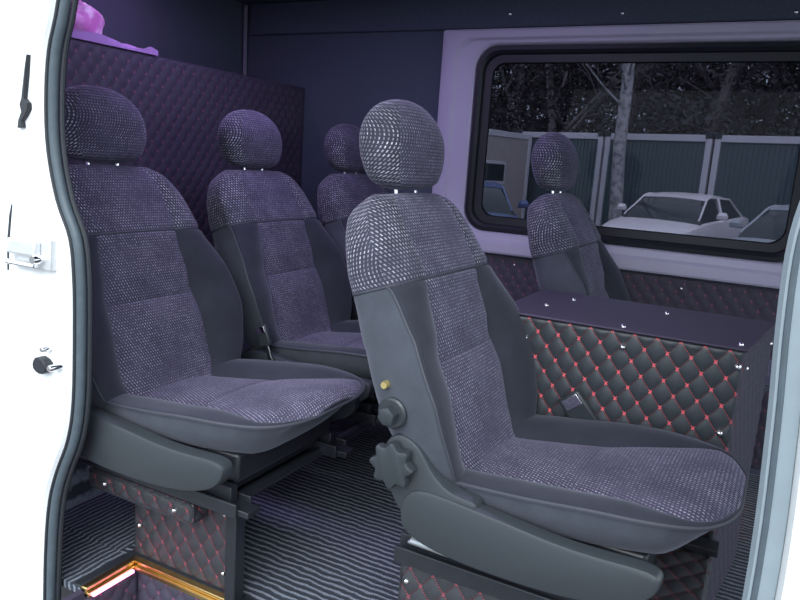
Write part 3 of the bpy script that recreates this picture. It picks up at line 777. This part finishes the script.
mb = MB(); mb.prism(poly_round([(-1.535, .602), (-1.52, .622), (-1.49, .612), (-1.485, .59), (-1.505, .578), (-1.53, .585)], 1), YP + .004, YP + .03); mb.build('housing', M['rubber'], bk, off, bevel=.002)
MB().lathe([(.006, -.004), (.008, 0), (.008, .03)], (-1.465, YP, .603), 'y', 12).build('screw', M['chrome'], bk, off); mb = MB(); mb.lathe([(.005, .0), (.007, .004), (.007, .03)], (-1.495, YP, .642), 'y', 12); mb.build('screw', M['chrome'], bk, off)
tag(MB().prism([(-1.4655, 1.2975), (-1.4717, 1.2534), (-1.4809, 1.2052), (-1.4686, 1.1949), (-1.4686, 1.1826), (-1.4799, 1.1672), (-1.4912, 1.1559), (-1.4881, 1.1426), (-1.5055, 1.1405), (-1.5014, 1.158), (-1.4901, 1.1754), (-1.4953, 1.1918), (-1.4881, 1.2052), (-1.4747, 1.2637)], YN - .034, YN - .012).build('rubber_stop', M['rubber'], bevel=.001), 'thin black rubber stop high on the white pillar', 'stop')
tag(MB().prism([(-1.5373, 0.9691), (-1.5456, 0.9086), (-1.5527, 0.8491), (-1.5548, 0.8142), (-1.563, 0.8101), (-1.5579, 0.884), (-1.5466, 0.9435)], YN - .034, YN - .012).build('rubber_strip', M['rubber'], bevel=.0005), 'short black rubber strip left of the metal door latch', 'strip')

# ------------------------------------------------------------------ outside
GZ = -.52
mb = MB(); mb.box(-60, 60, -20, 70, GZ - .05, GZ); mb.build('ground', M['asphalt'], kind='structure')

# site containers
M['cont_frame'] = simple('pale_grey_container_frame', (.52, .50, .54), .5, nscale=8, namp=.08)
M['cont_wall'] = simple('warm_grey_container_panel', (.36, .32, .31), .6, nscale=8, namp=.08)
M['cont_dark'] = simple('dark_teal_container_panel', (.07, .10, .11), .5, nscale=8, namp=.2)
M['cont_roof'] = simple('grey_container_roof', (.25, .25, .27), .6, nscale=8)
def container(loc, rz, label, w=2.64, dpt=6.0, h=2.715, wall='cont_dark', sign=False):
    t = thing('site_container', loc, label, 'container', 'row of site containers'); t.rotation_euler.z = rz
    mb = MB(); mb.box(.08, w - .08, .06, dpt - .06, .12, h - .14)
    for i in range(22):
        x = .14 + i * (w - .3) / 22; mb.box(x, x + .045, .035, .06, .16, h - .2)
    mb.build('wall_panel', M[wall], t)
    mb = MB()
    for x in (0, w - .13):
        for y in (0, dpt - .13): mb.box(x, x + .13, y, y + .13, 0, h)
    for y in (0, dpt - .12): mb.box(.13, w - .13, y, y + .12, h - .16, h - .01); mb.box(.13, w - .13, y, y + .12, 0, .14)
    for x in (0, w - .12): mb.box(x, x + .12, .13, dpt - .13, h - .16, h - .01); mb.box(x, x + .12, .13, dpt - .13, 0, .14)
    mb.build('frame', M['cont_frame'], t, bevel=.01)
    MB().box(.12, w - .12, .12, dpt - .12, h - .05, h - .02).build('roof', M['cont_roof'], t)
    for x in (0, w - .13): MB().box(x - .015, x + .145, -.015, .145, h - .09, h + .03).build('corner_casting', M['black_metal'], t, bevel=.01)
    return t
cdir = math.atan2(14.9 - 16.8, -.0 + 5.6) ; q = Vector((math.cos(cdir), math.sin(cdir), 0)); st = Vector((-6.44, 18.98, GZ))
labs = ['site container with dark front, leftmost one seen through the window behind the headrest', 'site container with dark front, behind the white car and pale streak', 'site container with dark front, behind the silver car at right']
for i in range(4):
    if i == 3: labs.append('site container at the right end of the row outside')
    container(st + q * (2.71 * i), cdir, labs[i])
# side container standing forward at the left with a small window
cs = thing('site_office', (-6.6, 15.1, GZ), 'warm grey container office at left outside with a small framed window', 'container'); cs.rotation_euler.z = cdir + math.radians(4)
mb = MB(); mb.box(-2.4, -.02, .0, 3.2, .1, 2.5); mb.build('wall_panel', M['cont_wall'], cs)
mb = MB()
for x in (-2.42, -.13):
    for y in (-.02, 3.1): mb.box(x, x + .13, y, y + .13, 0, 2.6)
mb.box(-.13, -.0, .1, 3.1, 2.45, 2.59); mb.box(-2.3, -.13, -.02, .1, 2.45, 2.59); mb.build('frame', M['cont_frame'], cs, bevel=.01)
mb = MB(); mb.box(-.02, .03, 1.1, 2.1, 1.3, 1.85); wfr = mb.build('window', M['cont_frame'], cs, bevel=.01)
MB().box(.03, .035, 1.17, 2.03, 1.37, 1.78).build('pane', M['car_glass'], wfr)

# cars
def make_car(loc, rz, paint, label, cat='car', L=4.5, Wd=1.80, Hh=1.43):
    t = thing('car', loc, label, cat); t.rotation_euler.z = rz
    # x forward; stations: (x, half width, sill z, belt z)
    hw = Wd / 2
    st = [(-L / 2, .60, .42, .72), (-L / 2 + .04, .78, .32, .84), (-L / 2 + .3, .94, .25, .98), (-L / 2 + .9, 1.0, .22, .99), (-.6, 1.0, .2, .96), (.3, 1.0, .2, .93), (L * .2, 1.0, .2, .90), (L * .33, .98, .2, .82), (L / 2 - .35, .92, .22, .73), (L / 2 - .12, .82, .25, .64), (L / 2 - .02, .70, .3, .54), (L / 2, .6, .36, .46)]
    R = []
    for x, wf_, z0, z1 in st:
        w = hw * wf_; row = []
        for y, z in ((-.0, z0), (-.7, z0), (-.94, z0 + .04), (-1.0, z0 + (z1 - z0) * .35), (-1.0, z0 + (z1 - z0) * .7), (-.95, z1 - .03), (-.86, z1), (-.55, z1 + .02), (0, z1 + .03), (.55, z1 + .02), (.86, z1), (.95, z1 - .03), (1.0, z0 + (z1 - z0) * .7), (1.0, z0 + (z1 - z0) * .35), (.94, z0 + .04), (.7, z0)):
            row.append((x, y * w, z))
        R.append(row)
    MB().rings(R).build('body', paint, t, sharp=45)
    g_ = [(-L * .36, .80, .93), (-L * .30, .80, 1.08), (-L * .18, .70, Hh - .06), (-.35, .68, Hh - .01), (.25, .68, Hh - .05), (L * .10, .70, 1.33), (L * .215, .80, 1.02), (L * .25, .82, .9)]
    R = []
    for x, wt, zt in g_:
        row = []
        for k_ in range(9):
            y = -1 + 2 * k_ / 8; row.append((x, y * hw * wt * 1.0, zt - .03 * y * y))
        row += [(x, hw * .9, .86), (x, -hw * .9, .86)]
        R.append(row)
    MB().rings(R).build('greenhouse', M['car_glass'], t, sharp=30)
    # roof skin and pillars
    R = []
    for x, wt, zt in g_[2:6]:
        R.append([(x, -hw * wt * 1.0, zt - .04)] + [(x, (-1 + 2 * k_ / 8) * hw * wt * 1.015, zt + .012 - .03 * (-1 + 2 * k_ / 8) ** 2) for k_ in range(9)] + [(x, hw * wt * 1.0, zt - .04)])
    mb = MB().rings(R)
    for sg in (-1, 1):
        mb.tube([(L * .23, sg * hw * .83, .93), (L * .10, sg * hw * .705, 1.325), (.25, sg * hw * .69, Hh - .06), (-L * .18, sg * hw * .71, Hh - .08), (-L * .345, sg * hw * .82, .97)], .02, 6)
        mb.tube([(-.1, sg * hw * .90, .9), (-.15, sg * hw * .70, Hh - .06)], .03, 6)
    mb.build('roof', paint, t, sharp=45)
    for sx in (-L * .30, L * .31):
        for sg in (-1, 1):
            y = sg * (hw - .12)
            wh = MB().lathe([(.21, -.095), (.29, -.1), (.325, -.075), (.325, .075), (.29, .1), (.21, .095)], (sx, y, .325), 'y', 24).build('wheel', M['rubber'], t)
            MB().lathe([(.04, sg * .100), (.19, sg * .08), (.21, sg * .1)], (sx, y, .325), 'y', 20).build('rim', M['steel'], wh)
    for sg in (-1, 1):
        MB().rings([[(L * .13 + a, sg * (hw + .02 + bb), .98 + c_) for a, c_ in ((0, .0), (.07 * e, .02), (.09 * e, .08), (.05 * e, .13 * e), (0, .14 * e))] for bb, e in ((0, .5), (.04, 1), (.16, 1), (.2, .6))]).build('mirror', paint, t)
        hl = [(L / 2 - .30, sg * hw * .90, .66), (L / 2 - .10, sg * hw * .72, .58), (L / 2 - .07, sg * hw * .5, .55), (L / 2 - .07, sg * hw * .5, .49), (L / 2 - .07, sg * hw * .74, .49), (L / 2 - .24, sg * hw * .93, .57)]
        MB().add(hl + [(a - .12, b_ * .9, c_) for a, b_, c_ in hl], [tuple(range(6)), tuple(reversed(range(6, 12)))] + [(i, i + 6, (i + 1) % 6 + 6, (i + 1) % 6) for i in range(6)]).build('headlamp', M['chrome'], t)
    MB().box(L / 2 - .06, L / 2 + .005, -.42, -.03, .36, .50).box(L / 2 - .06, L / 2 + .005, .03, .42, .36, .50).build('grille', M['rubber'], t, bevel=.02)
    MB().box(L / 2 - .02, L / 2 + .015, -.26, .26, .27, .36).build('number_plate', M['white_paint'], t)
    return t
wp = simple('pearl_white_car_paint', (.80, .74, .76), .25)
make_car((-1.62, 15.6, GZ), math.radians(-105), wp, 'white car parked in front of the dark containers, seen through the window')
make_car((-5.2, 12.6, GZ), math.radians(-62), simple('blue_car_paint', (.10, .13, .26), .25), 'blue car parked outside at the left end of the window')
make_car((-6.6, 15.2, GZ), math.radians(-66), simple('pale_car_paint', (.6, .6, .64), .25), 'pale car parked behind the blue one, half behind the headrest')
make_car((.72, 12.7, GZ), math.radians(-112), simple('silver_car_paint', (.42, .44, .47), .3), 'silver car at the right end of the window')

# trees
def tree_mesh(seed, h=9.0, twig=True):
    rnd = random.Random(seed); mb = MB()
    def grow(p, d, ln, rad, lv):
        pts = [p]; rr = [rad]; q = p.copy(); dd = d.copy(); ns = 4 if lv < 2 else 3
        for i in range(ns):
            dd = (dd + Vector((rnd.uniform(-1, 1), rnd.uniform(-1, 1), rnd.uniform(-.3, .6))) * (.10 + .08 * lv)).normalized()
            q = q + dd * ln / ns; pts.append(q.copy()); rr.append(rad * (1 - .5 * (i + 1) / ns))
        mb.tube(pts, rr, 6 if lv < 2 else 3)
        if lv >= 4: return
        nb = (9, 5, 4, 3)[lv]
        for i in range(nb):
            t = rnd.uniform(.28 if lv == 0 else .2, 1.0); k_ = min(ns - 1, int(t * ns)); bp = pts[k_].lerp(pts[k_ + 1], t * ns - k_)
            a = rnd.uniform(0, 2 * PI); sp_ = rnd.uniform(.5, 1.0)
            nd = (dd + Vector((math.cos(a), math.sin(a), rnd.uniform(-.1, .5))) * sp_ * 1.3).normalized()
            grow(bp, nd, ln * rnd.uniform(.42, .62), rad * .42 * (1.15 - .5 * t), lv + 1)
    grow(Vector((0, 0, 0)), Vector((0, 0, 1)), h * .8, h * .018, 0)
    return mb
def crown(seed, h=8, w=3.2, n=4600, z0=1.0):
    rnd = random.Random(seed); mb = MB(); vs = []; fs = []
    blobs = [(rnd.uniform(-w, w) * .6, rnd.uniform(-w, w) * .6, rnd.uniform(z0 + .8, h - 1), rnd.uniform(.8, 1.6)) for _ in range(22)]
    for i in range(n):
        bx_, by_, bz_, br = rnd.choice(blobs); d = Vector((rnd.gauss(0, 1), rnd.gauss(0, 1), rnd.gauss(0, .8))).normalized() * br * rnd.uniform(.6, 1)
        p = Vector((bx_, by_, bz_)) + d; a = Vector((rnd.gauss(0, 1), rnd.gauss(0, 1), rnd.gauss(0, 1))).normalized(); b_ = a.orthogonal().normalized(); s_ = rnd.uniform(.06, .115)
        k_ = len(vs); vs += [p - a * s_, p + b_ * s_ * .5, p + a * s_, p - b_ * s_ * .5]; fs.append((k_, k_ + 1, k_ + 2, k_ + 3))
    mb.add(vs, fs); return mb
bark = simple('brown_bark', (.20, .17, .18), .9, nscale=20, namp=.4)
leafm = simple('dark_brown_green_leaves', (.060, .052, .056), .7, nscale=2, namp=.4)
protos = []
for k_ in range(3):
    t = thing('bare_tree', (0, 0, GZ), '', 'tree', 'bare trees beyond the containers')
    tree_mesh(20 + k_, 9.5).build('trunk', bark, t, fix=False); crown(50 + k_, 8.5).build('foliage', leafm, t, fix=False); protos.append(t)
spots = [(-14, 27), (-11.5, 25), (-9, 26.5), (-6.8, 24.5), (-4.6, 25.5), (-2.4, 24), (-.4, 25), (1.6, 23.5), (3.6, 24.5), (-13, 31), (-9.6, 31), (-6, 30), (-2.8, 30), (.6, 29), (4.2, 29), (-16.5, 30)]
for i, (x, y) in enumerate(spots):
    t = protos[i] if i < 3 else copy_tree(protos[i % 3]); t.location = (x, y, GZ); t.rotation_euler.z = i * 1.3
    s_ = .9 + .12 * ((i * 7) % 4); t.scale = (s_, s_, s_)
    t['label'] = 'dense brownish tree standing in the wood beyond the containers'
# evergreen hedge belt closing the wood
g = crown(99, 6.5, 3.5, 11000, .2); hd = thing('evergreen_tree', (0, 0, 0), '', 'tree', 'dark evergreens at the back of the wood')
g.build('foliage', leafm, hd, fix=False); MB().tube([(0, 0, 0), (.1, .1, 3), (0, .1, 6)], [.2, .14, .04], 8).build('trunk', bark, hd)
for i in range(9):
    t = hd if i == 0 else copy_tree(hd); t.location = (-19 + i * 3.4, 34 + (i % 2), GZ); t.rotation_euler.z = i; t.scale = (1, 1, 1.15)
    t['label'] = 'dark evergreen at the back of the wood behind the containers'
# trunk shape standing in for a pale reflection streak in the window glass
g = NG('pale_reflection_streak'); g.base(g.mix(g.ramp(g.noise(9, detail=6), .45, .62), (.36, .35, .36), (.16, .155, .16))); g.rough(.8); streak_mat = g.m
t = thing('reflection_trunk', (-3.15, 16.9, GZ), 'pale trunk shape standing in for a glass reflection, rising behind the white car, left of the middle of the window', 'tree')
mb = MB(); mb.tube([(0, 0, 0), (-.05, 0, 1.2), (-.13, 0, 2.4), (-.12, 0, 3.6), (-.16, 0, 5), (-.1, .1, 8)], [.17, .15, .14, .13, .12, .06], 12); mb.build('trunk', streak_mat, t)
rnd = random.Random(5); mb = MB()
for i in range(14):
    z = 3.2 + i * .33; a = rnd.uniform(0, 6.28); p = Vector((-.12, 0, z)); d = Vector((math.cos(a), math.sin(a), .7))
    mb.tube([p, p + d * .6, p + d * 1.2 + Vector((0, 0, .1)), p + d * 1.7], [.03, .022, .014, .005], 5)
mb.build('branch', streak_mat, t)
